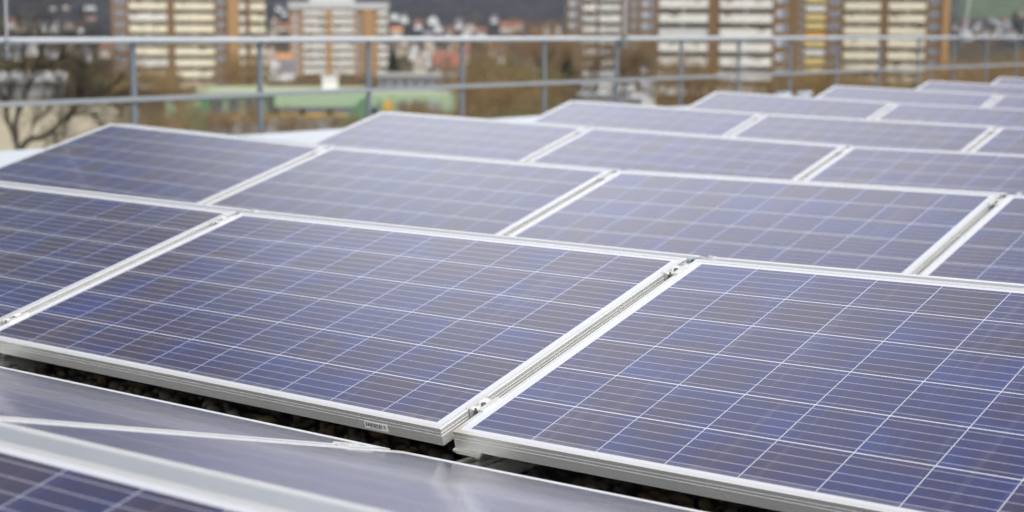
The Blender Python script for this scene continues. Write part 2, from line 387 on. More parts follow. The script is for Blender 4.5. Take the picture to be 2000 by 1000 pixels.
for row, cols in ((-1, (2, 3)), (0, (1, 2, 3)), (1, (0, 1, 2)), (2, (0, 1)), (3, (0, 1)), (4, (0,)), (5, (0,)), (6, (0,)), (7, (0,))):
    for c in cols:
        if row == -1:
            lab = 'grey mirror-like panel sloping away at lower left, beyond the thin white joint' if c == 2 else 'grey mirror-like panel sloping away in the foreground with the pale reflected streak'
        else:
            lab = f'back-sloping solar panel behind the ridge of the {ORD[row]} row, {NTH.get(c)}'
        panel(row, c, True, lab, AG, FRAME_ME_SB if (row, c) == (-1, 3) else None)

# barcode sticker on the front frame of the sharp panel
SX0 = 0.597
s_ = MB(); s_.box(SX0, SX0 + 0.067, -PL - 0.0006, -PL - 0.0001, -0.0345, -0.0182); st = s_.build('barcode_sticker', M_STICKER, P1)
rb = random.Random(11); bb = MB(); x = SX0 + 0.004
while x < SX0 + 0.061:
    wd = rb.choice((0.0012, 0.0018, 0.0018, 0.0034)); bb.box(x, x + wd, -PL - 0.0009, -PL - 0.0007, -0.0290, -0.0200); x += wd + rb.choice((0.0016, 0.0022, 0.0030))
x = SX0 + 0.015
for i in range(18): bb.box(x, x + 0.0011, -PL - 0.0009, -PL - 0.0007, -0.0312, -0.0298); x += 0.0019
bb.build('barcode', M_INK, st)

# ridge plates, clamps, clips
def frame_at(row, c, s=0.5, away=False):                # panel matrix at ridge joint c (between panels)
    a = joint(row, max(c - 1, min(RIDGE[row][2]))); d = joint(row, min(c + 1, max(RIDGE[row][2])))
    X = (d - a).normalized(); sg = -1 if away else 1
    up = Vector((0, math.cos(TILT) * sg, math.sin(TILT)))
    if away: X = -X
    Z = X.cross(up).normalized(); Y = Z.cross(X)
    loc = joint(row, c) + Vector((0, -GAP / 2 * sg, 0)) - Y * s
    return Matrix(((X.x, Y.x, Z.x, loc.x), (X.y, Y.y, Z.y, loc.y), (X.z, Y.z, Z.z, loc.z), (0, 0, 0, 1)))
def ridge_plate(row, c, label):
    a, d = joint(row, c), joint(row, c + 1); X = (d - a).normalized(); Z = X.cross(Vector((0, 1, 0))).normalized()
    L = (d - a).length
    mb = MB(); h = GAP / 2 - 0.004
    prof = [(-h, -0.03), (-h, -0.006), (-h + 0.004, -0.003), (h - 0.004, -0.003), (h, -0.006), (h, -0.03), (h - 0.002, -0.03), (h - 0.002, -0.008), (h - 0.005, -0.005), (-h + 0.005, -0.005), (-h + 0.002, -0.008), (-h + 0.002, -0.03)]
    mb.prism(prof, 0.004, L - 0.004, lambda p, q, t: a + X * t + Vector((0, 1, 0)) * p + Z * q)
    tag(mb.build('ridge_plate', M_PLATE), label, 'ridge plate', 'grey metal plates closing the ridges between panels')
for row, cols in ((-1, (2, 3)), (0, (1, 2, 3)), (1, (0, 1, 2, 3)), (2, (0, 1, 2)), (3, (0, 1, 2)), (4, (0, 1)), (5, (0, 1)), (6, (0,)), (7, (0,))):
    for c in cols:
        if row == -1: lab = 'wide grey metal ridge plate at the lower left corner, above the dark blue panel' if c == 3 else 'grey ridge plate leaving the photo at the left edge, foreground ridge'
        else: lab = f'narrow grey ridge plate atop the {NTH[c] if row else ("leftmost", "left", "barcode", "rust-stained")[c]} panel of the {ORD[row]} row'
        ridge_plate(row, c, lab)

cb = MB()
cb.box(-0.0245, -0.0135, -0.032, 0.032, 0.0006, 0.0040); cb.box(0.0135, 0.0245, -0.032, 0.032, 0.0006, 0.0040)
cb.box(-0.0135, -0.0108, -0.032, 0.032, -0.026, 0.0040); cb.box(0.0108, 0.0135, -0.032, 0.032, -0.026, 0.0040)
cb.box(-0.0108, 0.0108, -0.022, 0.032, -0.0070, -0.0045)
CL_ME = cb.mesh('bracket', M_ALU)
bo = MB(); bo.tube([(0, 0, -0.0044), (0, 0, 0.0022)], 0.0062, 6); bo.tube([(0, -0.027, -0.034), (0, -0.027, 0.003)], 0.0026, 8)
BO_ME = bo.mesh('bolt', M_STEEL)
def clamp(row, c, s, away, label, me=None):
    M = frame_at(row, c, s, away)
    r = empty('panel_clamp', label, 'clamp', group='small clamps bridging the joints between panels')
    r.location = M.translation; r.rotation_euler = M.to_euler()
    for nm, q in (('bracket', CL_ME), ('bolt', BO_ME)):
        o = bpy.data.objects.new(nm, q); COL.objects.link(o); o.parent = r
clamp(0, 3, 0.865, False, 'sharp metal clamp near the low end of the joint between barcode and stained panel')
clamp(0, 3, 0.075, False, 'metal clamp at the top of the joint between the barcode and stained panels')
clamp(0, 2, 0.865, False, 'metal clamp at the left edge, low on the joint left of the barcode panel')
clamp(0, 2, 0.075, False, 'blurred clamp at the top of the joint left of the barcode panel')
clamp(-1, 3, 0.865, True, 'clamp on the thin white joint between the two mirror-like foreground panels')
for row, c in ((1, 1), (1, 2), (1, 3), (2, 1), (2, 2), (3, 1), (3, 2), (4, 1), (5, 1)):
    clamp(row, c, 0.075, False, f'tiny clamp at the top of the {("", "first", "second", "third")[c]} joint in the {ORD[row]} row')
cp = MB(); cp.box(-0.009, 0.009, -0.012, 0.012, -0.003, 0.001); cp.box(-0.009, 0.009, -0.012, -0.009, 0.001, 0.012); cp.box(-0.009, -0.006, -0.009, 0.012, 0.001, 0.008); cp.box(0.006, 0.009, -0.009, 0.012, 0.001, 0.008)
CP_ME = cp.mesh('ridge_clip', M_ALU)
for row, c, lab in ((0, 3, 'tiny metal clip on the ridge behind the top corner of the rust-stained panel'), (0, 2, 'tiny metal clip on the ridge behind the top left corner of the barcode panel'), (1, 3, 'tiny metal clip on the second ridge near the right edge')):
    o = bpy.data.objects.new('ridge_clip', CP_ME); COL.objects.link(o); o.scale = (0.75, 0.75, 0.75); o.location = joint(row, c) + Vector((0.045, -0.004, 0.0005))
    tag(o, lab, 'clip', 'tiny clips on the ridge plates')

# rails under the joints and the feet that carry the low edges
RAIL_PROFILE = [(-0.045, 0), (0.045, 0), (0.045, 0.032), (0.030, 0.032), (0.030, 0.006), (0.012, 0.006), (0.012, 0.030), (-0.012, 0.030), (-0.012, 0.006), (-0.030, 0.006), (-0.030, 0.032), (-0.045, 0.032)]
for c, lab in ((2, 'slotted aluminium rail on the gravel under the joint at the left edge'), (3, 'slotted aluminium rail on the gravel below the rust-stained corner'), (4, 'slotted aluminium rail below the right end of the stained panel')):
    mb = MB(); xo = c * W + 0.045
    mb.prism(RAIL_PROFILE, -3.2, 16.5 if c < 4 else 8, lambda a, q, t: Vector((xo + a, t, ROOF_Z + 0.018 + q)))
    tag(mb.build('mounting_rail', M_RAIL), lab, 'mounting rail', 'mounting rails running under the panel rows')
def foot(row, c, away, label):
    M = frame_at(row, c, 0.935, away); sg = -1 if away else 1
    mb = MB()
    x0 = 0.012 * 1
    mb.box(x0, 0.085, -0.062, 0.03, -0.0455, -0.0405, M)
    mb.box(x0 + 0.008, 0.082, -0.062, -0.0605, -0.0485, -0.0456, M)
    pz = (M @ Vector((0.03, 0, -0.05))); 
    mb.box(pz.x - 0.006, pz.x + 0.006, pz.y - 0.004, pz.y + 0.030, ROOF_Z + 0.0505, pz.z + 0.002)
    tag(mb.build('support_foot', M_RAIL), label, 'support', 'small feet carrying the low panel edges')
foot(0, 3, False, 'small aluminium foot under the rust-stained corner of the right panel')
foot(0, 2, False, 'small aluminium foot under the barcode panel at the left edge')
foot(0, 4, False, 'aluminium foot under the far right end of the stained panel')

# ------------------------------------------------------------------ railing and lightning rods
FX, FD = -3.26, 10.347
PY0, PST = CAM.y + 0.8086 * FD, 0.13352 * FD
RZ_TOP, RZ_MID = 0.468, -0.004
rl = empty('roof_railing', 'grey galvanised railing with round top rail running along the roof edge', 'railing', (FX, PY0, -0.5))
def to_local(o, root):
    o.location = -root.location; return o
y0, y1 = PY0 - 4 * PST, PY0 + 22 * PST
mb = MB(); mb.tube([(FX, y0, RZ_TOP), (FX, y1, RZ_TOP)], 0.0245, 14); to_local(mb.build('top_rail', M_GALV_TOP, rl, True), rl)
mb = MB(); mb.box(FX - 0.008, FX + 0.022, y0, y1, RZ_MID - 0.019, RZ_MID + 0.019); to_local(mb.build('mid_rail', M_GALV_MID, rl, bevel=0.004), rl)
post_me = None
for k in range(-4, 23):
    if post_me is None:
        mb = MB(); mb.box(-0.032, -0.009, -0.025, 0.025, -0.30, RZ_TOP + 0.5 - 0.02)
        mb.box(-0.009, 0.022, -0.012, 0.012, RZ_TOP + 0.5 - 0.045, RZ_TOP + 0.5 - 0.02)
        mb.box(-0.009, 0.003, -0.032, 0.032, 0.02, 0.16)
        post_me = mb.mesh('post', M_GALV)
    o = bpy.data.objects.new('post', post_me); COL.objects.link(o); o.parent = rl; o.location = (0, k * PST, 0)
def rod(k, dy, lean, zb, lab, r0=0.013):
    base = Vector((FX + 0.05, PY0 + k * PST + dy, zb))
    r = empty('lightning_rod', lab, 'lightning rod', base, 'thin lightning rods clipped to the railing')
    mb = MB(); mb.tube([(0, 0, 0), Vector(lean) * 0.5, Vector(lean)], [r0, r0 * 0.9, r0 * 0.7], 10); mb.build('rod', M_ROD, r, True)
    mb = MB(); mb.box(-0.06, 0.02, -0.025, 0.025, 0.02, 0.05); mb.box(-0.06, 0.02, -0.025, 0.025, 0.10, 0.13); mb.build('clip', M_GALV, r)
rod(-1, 0.16, (0.02, 0.0, 2.2), 0.33, 'thin grey lightning rod at the left edge of the photo, clipped to the railing', 0.010)
rod(5, 0.05, (0.0, 0.02, 2.2), 0.36, 'thin grey lightning rod in front of the tall apartment block right of centre')
rod(12, 0.14, (0.15, 0.28, 2.2), 0.35, 'pale leaning lightning rod at the far right, beside the hillside')

# ------------------------------------------------------------------ terrain
H_PTS = [(0, GROUND_Z), (650, GROUND_Z), (1000, -11.5), (1500, -5.5), (2200, 5.0), (3000, 34.0), (4000, 118.0), (5500, 330.0), (6500, 470.0)]
def terrain_z(x, y):
    d = math.hypot(x - CAM.x, y - CAM.y); a = math.atan2(x - CAM.x, y - CAM.y)
    for (d0, z0), (d1, z1) in zip(H_PTS, H_PTS[1:]):
        if d <= d1:
            t = (d - d0) / (d1 - d0); z = z0 + (z1 - z0) * t; break
    else: z = H_PTS[-1][1]
    k = max(0.0, min(1.0, (d - 1200) / 2500))
    z += k * (22 * math.sin(a * 9 + 1.3) + 12 * math.sin(a * 23 + d * 0.003) + 6 * math.sin(d * 0.011 + a * 31))
    return z
def terrain():
    rs = [0, 60, 150, 300, 450, 650, 800, 1000, 1200, 1500, 1800, 2200, 2600, 3000, 3500, 4000, 4700, 5500, 6500]
    na = 240; vs = [(CAM.x, CAM.y, GROUND_Z)]; fs = []
    for r in rs[1:]:
        for k in range(na):
            a = 2 * math.pi * k / na; x = CAM.x + r * math.sin(a); y = CAM.y + r * math.cos(a)
            vs.append((x, y, terrain_z(x, y)))
    for k in range(na): fs.append((0, 1 + (k + 1) % na, 1 + k))
    for i in range(len(rs) - 2):
        for k in range(na):
            k2 = (k + 1) % na; p, q = 1 + i * na, 1 + (i + 1) * na
            fs.append((p + k, p + k2, q + k2, q + k))
    me = bpy.data.meshes.new('ground'); me.from_pydata(vs, [], fs)
    for p in me.polygons: p.use_smooth = True
    mt, t, bs = new_mat('winter_land')
    g = N(t, 'ShaderNodeNewGeometry')
    n1 = N(t, 'ShaderNodeTexNoise'); n1.inputs['Scale'].default_value = 0.008; n1.inputs['Detail'].default_value = 6; t.links.new(g.outputs['Position'], n1.inputs['Vector'])
    n2 = N(t, 'ShaderNodeTexNoise'); n2.inputs['Scale'].default_value = 0.03; n2.inputs['Detail'].default_value = 5; n2.inputs['Roughness'].default_value = 0.7; t.links.new(g.outputs['Position'], n2.inputs['Vector'])
    def spread(o):
        q = N(t, 'ShaderNodeMapRange'); q.inputs[1].default_value = 0.34; q.inputs[2].default_value = 0.66; t.links.new(o, q.inputs[0]); return q.outputs[0]
    f1, f2 = spread(n1.outputs['Fac']), spread(n2.outputs['Fac'])
    wood = mixc(t, f1, mixc(t, f2, (0.004, 0.006, 0.012), (0.030, 0.031, 0.040)), mixc(t, f2, (0.014, 0.013, 0.016), (0.072, 0.062, 0.058)))
    field = mixc(t, f2, (0.050, 0.075, 0.045), (0.115, 0.135, 0.070))
    sx = N(t, 'ShaderNodeSeparateXYZ'); t.links.new(g.outputs['Position'], sx.inputs[0])
    low = N(t, 'ShaderNodeMapRange'); low.inputs[1].default_value = -14; low.inputs[2].default_value = -9; low.inputs[3].default_value = 1; low.inputs[4].default_value = 0; t.links.new(sx.outputs['Z'], low.inputs[0])
    near = mixc(t, f2, (0.040, 0.032, 0.020), (0.11, 0.092, 0.050))
    # the meadow on the slope at the right of the view
    an = math_n(t, 'ARCTAN2', math_n(t, 'SUBTRACT', sx.outputs['X'], CAM.x), math_n(t, 'SUBTRACT', sx.outputs['Y'], CAM.y))
    mw = N(t, 'ShaderNodeMapRange'); mw.interpolation_type = 'SMOOTHSTEP'; mw.inputs[1].default_value = -0.40; mw.inputs[2].default_value = -0.385; t.links.new(an, mw.inputs[0])
    mh = N(t, 'ShaderNodeMapRange'); mh.interpolation_type = 'SMOOTHSTEP'; mh.inputs[1].default_value = 14; mh.inputs[2].default_value = 26; t.links.new(sx.outputs['Z'], mh.inputs[0])
    mh2 = N(t, 'ShaderNodeMapRange'); mh2.interpolation_type = 'SMOOTHSTEP'; mh2.inputs[1].default_value = 75; mh2.inputs[2].default_value = 95; mh2.inputs[3].default_value = 1; mh2.inputs[4].default_value = 0; t.links.new(sx.outputs['Z'], mh2.inputs[0])
    fm = math_n(t, 'MULTIPLY', math_n(t, 'MULTIPLY', mw.outputs[0], mh.outputs[0]), mh2.outputs[0])
    c = mixc(t, fm, wood, field); c = mixc(t, low.outputs[0], c, near)
    t.links.new(c, bs.inputs['Base Color']); bs.inputs['Roughness'].default_value = 0.95; bs.inputs['Specular IOR Level'].default_value = 0.1
    me.materials.append(mt)
    structure(link(me, 'ground'))
def link(me, name, parent=None):
    o = bpy.data.objects.new(name, me); COL.objects.link(o)
    if parent is not None: o.parent = parent
    return o
terrain()
def ground_patch(name, pts, mat, dz):
    mb = MB()
    for px, D in pts:
        p = at(px, 200, D); mb.v.append(Vector((p.x, p.y, GROUND_Z + dz)))
    mb.face(*range(len(pts))); structure(mb.build(name, mat))
ground_patch('sand_yard', [(-260, 205), (300, 225), (262, 362), (-260, 362)], plain('sandy_ground', (0.36, 0.31, 0.22), 0.95, 0, 0.22, 0.12, coord='Object'), 0.05)
ground_patch('car_park', [(1110, 300), (1420, 300), (1420, 432), (1110, 432)], plain('car_park_asphalt', (0.12, 0.115, 0.11), 0.9, 0, 0.2, 0.2), 0.06)

# ------------------------------------------------------------------ apartment towers
M_BRICK = plain('brown_brick', (0.22, 0.138, 0.075), 0.85, 0, 0.16, 1.5)
M_BRICK_G = plain('greyish_brown_brick', (0.205, 0.150, 0.105), 0.85, 0, 0.16, 1.5)
M_TAN = plain('tan_cladding', (0.42, 0.25, 0.12), 0.8, 0, 0.1, 1)
M_CREAM = plain('cream_balcony_panel', (0.80, 0.72, 0.54), 0.7, 0, 0.16, 0.7)
M_PALE = plain('pale_balcony_panel', (0.76, 0.73, 0.66), 0.7, 0, 0.2, 0.7)
M_GREYP = plain('grey_balcony_panel', (0.60, 0.59, 0.56), 0.7, 0, 0.25, 0.7)
M_YEL = plain('yellow_balcony_panel', (0.74, 0.58, 0.25), 0.7, 0, 0.06, 2)
M_ORG = plain('orange_awning', (0.75, 0.36, 0.06), 0.7, 0, 0.06, 2)
M_RECESS = plain('balcony_back_wall', (0.21, 0.15, 0.09), 0.8, 0, 0.75, 0.55)
M_WFR = plain('window_frame', (0.50, 0.52, 0.55), 0.6, 0, 0.05, 2)
M_GLASS = plain('window_glass', (0.16, 0.18, 0.21), 0.15, 0, 0.3, 1.5, spec=0.6)
M_OLIVE = plain('greenish_roof', (0.34, 0.38, 0.25), 0.9, 0, 0.15, 0.3)
M_ROOFG = plain('flat_roof', (0.55, 0.55, 0.53), 0.8, 0, 0.1, 1)
def tower(label, px0, px1, D, segs, anchor, sh, nb, na_, depth, wall_m, yaw=0.0, roof=False, clad=None):
    """segs: (kind, px_a, px_b[, material]); anchor: picture row of one balcony band; sh storey height; nb/na_: storeys below/above it"""
    pc = (px0 + px1) / 2
    p = at(pc, 60, D); fwd = Vector((p.x - CAM.x, p.y - CAM.y, 0)).normalized()
    fwd.rotate(Matrix.Rotation(yaw, 3, 'Z'))
    Rt = Vector((fwd.y, -fwd.x, 0)); Up = Vector((0, 0, 1))
    za = at(pc, anchor, D).z
    gz = terrain_z(p.x, p.y) - 0.3
    root = empty('apartment_tower', label, 'apartment block', (p.x, p.y, gz))
    A = Matrix(((Rt.x, fwd.x, 0, 0), (Rt.y, fwd.y, 0, 0), (0, 0, 1, 0), (0, 0, 0, 1)))
    k = D / F
    X = lambda px: (px - pc) * k
    ztop = za + (na_ + 0.5) * sh - gz
    zb = za - (nb + 0.5) * sh - gz
    body = MB(); tan = MB(); rec = MB()
    for sgm in segs:
        kind, a, c = sgm[0], X(sgm[1]), X(sgm[2])
        if kind == 'brick': body.box(a, c, 0.0, depth, 0, ztop, A)
        elif kind == 'tan': tan.box(a, c, -0.6, depth - 0.1, 0, ztop - 0.1, A)
        elif kind == 'window':
            body.box(a, c, 0.08, depth - 0.2, 0, ztop - 0.05, A)
        elif kind == 'balcony':
            rec.box(a, c, 1.6, depth - 0.3, 0, ztop - 0.1, A)
            if zb > 0.6: body.box(a, c, 0.1, 1.59, 0, zb, A)
    body.build('wall', wall_m, root)
    if tan.v: tan.build('stair_tower', M_TAN, root)
    if rec.v: rec.build('recess_wall', M_RECESS, root)
    for sgm in segs:
        kind, a, c = sgm[0], X(sgm[1]), X(sgm[2])
        mt = sgm[3] if len(sgm) > 3 else None
        for i in range(-nb, na_ + 1):
            zc = za + i * sh - gz
            if kind == 'balcony':
                m_i = mt[(i + 50) % len(mt)] if isinstance(mt, list) else (mt or M_CREAM)
                mb = MB(); h = sh * 0.31
                mb.box(a + 0.05, c - 0.05, -0.35, -0.2, zc - h, zc + h, A)
                mb.box(a + 0.05, c - 0.05, -0.2, 1.59, zc - h - 0.02, zc - h + 0.18, A)
                mb.box(a + 0.05, a + 0.2, -0.2, 1.59, zc - h + 0.18, zc + h, A); mb.box(c - 0.2, c - 0.05, -0.2, 1.59, zc - h + 0.18, zc + h, A)
                nx = max(1, round((c - a) / 4.5))
                for q in range(1, nx): xm = a + (c - a) * q / nx; mb.box(xm - 0.1, xm + 0.1, -0.19, 1.58, zc - h + 0.181, zc + sh * 0.68, A)
                bo_ = mb.build('balcony', m_i, root)
                for q in range(nx):
                    if rb.random() < 0.45: x_ = a + (c - a) * (q + rb.uniform(0.15, 0.6)) / nx; pl = MB(); pl.box(x_, x_ + rb.uniform(0.6, 1.6), -0.5, -0.36, zc + h - 0.3, zc + h + rb.uniform(0.05, 0.4), A); pl.build('flower_box', rb.choice((M_BRICK, M_RECESS, M_OLIVE)), bo_)
            elif kind == 'window':
                zc += sh * 0.35
                wdt = c - a; mb = MB(); x0, x1 = a + wdt * 0.2, c - wdt * 0.2; z0, z1 = zc - sh * 0.26, zc + sh * 0.24
                fr = 0.16
                mb.box(x0, x1, -0.02, 0.079, z0, z0 + fr, A); mb.box(x0, x1, -0.02, 0.079, z1 - fr, z1, A)
                nmul = max(2, round((x1 - x0) / 1.2)); 
                for q in range(nmul + 1):
                    xm = x0 + (x1 - x0 - fr) * q / nmul; mb.box(xm, xm + fr, -0.02, 0.079, z0 + fr, z1 - fr, A)
                if mt is not None: mb.box(x0 + fr, (x0 + x1) / 2, 0.0, 0.078, z0 + fr, z1 - fr, A)
                wo = mb.build('window', M_WFR, root)
                gb = MB(); gb.box(x0 + fr, x1 - fr, 0.03, 0.0785, z0 + fr, z1 - fr, A); gb.build('pane', M_GLASS, wo)
    if roof:
        mb = MB(); x0, x1 = X(px0) - 0.5, X(px1) + 0.5
        mb.box(x0, x1, -0.7, depth + 0.4, ztop + 0.001, ztop + 2.2, A)
        ro = mb.build('roof', M_ROOFG, root)
        mb = MB(); mb.box(X(605), X(692), 3, depth - 3, ztop + 2.2, ztop + 6.5, A); mb.build('penthouse', M_ROOFG, ro)
    return root
tower('tall brown brick apartment tower with cream balconies, left of centre', 222, 517, 400,
      [('window', 222, 256), ('balcony', 256, 328, [M_PALE, M_CREAM]), ('brick', 328, 342), ('balcony', 342, 418, M_CREAM), ('window', 418, 444), ('tan', 444, 466), ('balcony', 466, 478, M_PALE), ('brick', 478, 487), ('balcony', 487, 517, M_CREAM)],
      34, 2.81, 6, 3, 22, M_BRICK)
tower('smaller pale-roofed apartment tower with white balconies, further away behind the railing', 567, 757, 555,
      [('window', 567, 593, 1), ('balcony', 593, 637, M_PALE), ('tan', 637, 648), ('balcony', 648, 692, M_PALE), ('window', 692, 710), ('tan', 710, 729), ('brick', 729, 737), ('balcony', 737, 757, M_PALE)],
      58, 2.86, 6, 2, 20, M_TAN, roof=True)
tower('grey-brown apartment wing with many pale window bands, right of centre behind bare trees', 1105, 1282, 436,
      [('window', 1105, 1138, 1), ('balcony', 1138, 1165, [M_PALE, M_GREYP]), ('brick', 1165, 1170), ('balcony', 1170, 1212, [M_GREYP, M_PALE]), ('brick', 1212, 1228), ('window', 1228, 1246), ('window', 1246, 1282, 1)],
      58, 2.99, 6, 3, 18, M_BRICK_G)
tower('large brown apartment block with two stacks of wide white balconies right of centre', 1283, 1560, 308,
      [('brick', 1283, 1287), ('balcony', 1287, 1383, [M_PALE, M_GREYP, M_PALE]), ('brick', 1383, 1405), ('balcony', 1405, 1507, M_PALE), ('window', 1507, 1543, 1), ('brick', 1543, 1560)],
      36, 2.76, 5, 2, 18, M_BRICK)
tower('narrow distant tower with yellow and orange balconies between two brown blocks', 1556, 1616, 505,
      [('window', 1556, 1573), ('balcony', 1573, 1611, [M_YEL, M_YEL, M_PALE, M_YEL, M_ORG]), ('brick', 1611, 1616)],
      51, 2.75, 7, 4, 16, M_BRICK)
tower('brown brick apartment tower with two stacks of cream balconies at upper right', 1613, 1850, 358,
      [('window', 1613, 1650), ('balcony', 1650, 1719, M_CREAM), ('brick', 1719, 1734), ('balcony', 1734, 1805, M_CREAM), ('window', 1805, 1836), ('tan', 1836, 1850)],
      36, 2.75, 6, 2, 20, M_BRICK)

# ------------------------------------------------------------------ green school building, hall, sheds
M_MINT = plain('mint_cladding', (0.36, 0.47, 0.30), 0.7, 0, 0.08, 0.5)
M_DKGREEN = plain('dark_green_cladding', (0.13, 0.24, 0.13), 0.7, 0, 0.1, 0.5)
M_AMBER = plain('amber_panel', (0.72, 0.42, 0.08), 0.7, 0, 0.1, 1)
M_GREYW = plain('grey_wall', (0.30, 0.29, 0.28), 0.85, 0, 0.12, 0.4)
M_WHITEW = plain('white_render', (0.78, 0.77, 0.74), 0.8, 0, 0.06, 0.6)
def local_frame(pc, D, gz=GROUND_Z):
    p = at(pc, 60, D); fwd = Vector((p.x - CAM.x, p.y - CAM.y, 0)).normalized(); Rt = Vector((fwd.y, -fwd.x, 0))
    A = Matrix(((Rt.x, fwd.x, 0, 0), (Rt.y, fwd.y, 0, 0), (0, 0, 1, 0), (0, 0, 0, 1)))
    k = D / F
    return p, A, (lambda px: (px - pc) * k), (lambda py, px=pc: at(px, py, D).z - gz)
def school():
    D = 250; pc = 610
    p, A, X, Zf = local_frame(pc, D)
    root = empty('school_building', 'low mint green school building with amber panels and slanted dark green gables', 'school', (p.x, p.y, GROUND_Z))
    z = lambda py: Zf(py)
    mb = MB()
    mb.box(X(325), X(405), 0.5, 18, 0, z(199), A)
    mb.box(X(405), X(535), 1.5, 18, 0, z(190), A)
    mb.box(X(535), X(735), 0.4, 18, 0, z(228), A); mb.box(X(535), X(735), 0.0, 18.1, z(210), z(186), A)
    mb.box(X(735), X(905), 3, 16, 0, z(190), A)
    mb.build('wall', M_MINT, root)
    mb = MB(); mb.box(X(320), X(740), -0.2, 0.3, 0.0, z(234), A); mb.build('base_wall', M_GREYW, root)
    mb = MB(); mb.box(X(378), X(728), 0.3, 26, z(186) + 0.002, z(186) + 0.35, A); mb.box(X(735), X(905), 3.2, 16.2, z(190) + 0.002, z(190) + 0.3, A); mb.box(X(325), X(378), 0.8, 17, z(199) + 0.002, z(199) + 0.3, A)
    ro = mb.build('roof', M_OLIVE, root)
    mb = MB(); mb.box(X(629), X(660), 8, 11, z(186) + 0.352, z(186) + 2.4, A); mb.box(X(627), X(662), 7.8, 11.2, z(186) + 2.4, z(186) + 2.65, A); mb.build('roof_vent', M_WHITEW, ro)
    for a, c in ((543, 583), (595, 637), (648, 690)):
        mb = MB(); mb.box(X(a), X(c), 0.05, 0.6, z(223), z(210) - 0.02, A); mb.build('window', M_GLASS, root)
        mb = MB(); mb.box(X(a) - 0.1, X(c) + 0.1, -0.1, 0.55, z(229), z(223) - 0.01, A); mb.build('panel_strip', M_AMBER if a != 648 else M_YEL, root)
    for a, c in ((413, 432), (447, 464), (478, 500), (519, 531)):
        mb = MB(); mb.box(X(a), X(c), 1.3, 1.7, z(227), z(197), A); mb.build('window', M_GLASS, root)
        mb = MB(); mb.box(X(a) - 0.3, X(c) + 0.2, 1.2, 1.7, z(247), z(228), A); mb.build('panel_strip', M_AMBER, root)
    for a, c, mt in ((730, 741, M_GLASS), (750, 768, M_AMBER), (780, 798, M_GLASS), (808, 828, M_GLASS), (838, 866, M_GREYW)):
        mb = MB(); mb.box(X(a), X(c), 2.8, 3.2, z(222), z(200), A); mb.build('window', mt, root)
    for pts in (((352, 262), (398, 197), (408, 197), (408, 262)), ((648, 262), (706, 191), (714, 191), (714, 262))):
        mb = MB(); mb.prism([(X(a), z(c)) for a, c in pts], -3.0, 6.0, lambda a, c, t: A @ Vector((a, t, c))); mb.build('gable', M_DKGREEN, root)
school()
def block(name, label, cat, px0, px1, D, py_top, depth, wm, rm, roof_over=0.3, group=None, windows=None, gable=None, roof_h=0.0, rot=0.0):
    pc = (px0 + px1) / 2; p = at(pc, 60, D); gz = terrain_z(p.x, p.y)
    p, A, X, Zf = local_frame(pc, D, gz)
    if rot: A = A @ Matrix.Rotation(rot, 4, 'Z')
    root = empty(name, label, cat, (p.x, p.y, gz - 0.2), group)
    zt = Zf(py_top) + 0.2; a, c = X(px0), X(px1)
    mb = MB(); mb.box(a, c, 0, depth, 0, zt, A)
    if gable == 'front':
        mb.prism([(a, zt + 0.001), (c, zt + 0.001), ((a + c) / 2, zt + roof_h)], 0.02, depth - 0.02, lambda u, v, t: A @ Vector((u, t, v)))
    elif gable == 'side':
        mb.prism([(0.02, zt + 0.001), (depth - 0.02, zt + 0.001), (depth / 2, zt + roof_h)], a + 0.02, c - 0.02, lambda u, v, t: A @ Vector((t, u, v)))
    mb.build('wall', wm, root)
    mb = MB(); o = roof_over
    if gable == 'front':
        h = roof_h; mdl = (a + c) / 2; sl = h / (mdl - a)
        mb.prism([(a - o, zt - o * sl + 0.02), (mdl, zt + h + 0.03), (c + o, zt - o * sl + 0.02), (c + o, zt - o * sl + 0.27), (mdl, zt + h + 0.3), (a - o, zt - o * sl + 0.27)], -o, depth + o, lambda u, v, t: A @ Vector((u, t, v)))
    elif gable == 'side':
        h = roof_h; mdl = depth / 2; sl = h / mdl
        mb.prism([(-o, zt - o * sl + 0.02), (mdl, zt + h + 0.03), (depth + o, zt - o * sl + 0.02), (depth + o, zt - o * sl + 0.27), (mdl, zt + h + 0.3), (-o, zt - o * sl + 0.27)], a - o, c + o, lambda u, v, t: A @ Vector((t, u, v)))
    else: mb.box(a - o, c + o, -o, depth + o, zt + 0.001, zt + 0.4, A)
    mb.build('roof', rm, root)
    if windows:
        n, rows = windows
        for i in range(n):
            for j in range(rows):
                xc = a + (c - a) * (i + 0.5) / n; zc = zt - 1.3 - j * 2.8; ww = min(1.2, (c - a) / n * 0.55)
                if zc < 1: continue
                mb = MB(); mb.box(xc - ww / 2, xc + ww / 2, -0.05, 0.05, zc - 0.6, zc + 0.6, A); mb.build('window', M_GLASS, root)
    return root
M_RED = plain('red_roof_tiles', (0.26, 0.115, 0.08), 0.9, 0, 0.2, 0.8)
M_ORR = plain('orange_roof_tiles', (0.48, 0.225, 0.105), 0.9, 0, 0.15, 0.8)
M_BRR = plain('brown_roof_tiles', (0.17, 0.10, 0.075), 0.9, 0, 0.2, 0.8)
M_GRR = plain('slate_roof', (0.16, 0.155, 0.17), 0.9, 0, 0.15, 0.8)
M_BEIGE = plain('beige_render', (0.60, 0.52, 0.42), 0.85, 0, 0.08, 0.6)
M_LGREY = plain('light_metal_roof', (0.50, 0.50, 0.50), 0.7, 0, 0.08, 0.3)
block('hall', 'long grey hall with a pale roof behind the sandy yard at the left edge', 'hall', -80, 118, 372, 160, 26, M_GREYW, M_LGREY, 0.8, windows=(14, 1), gable='side', roof_h=1.6)
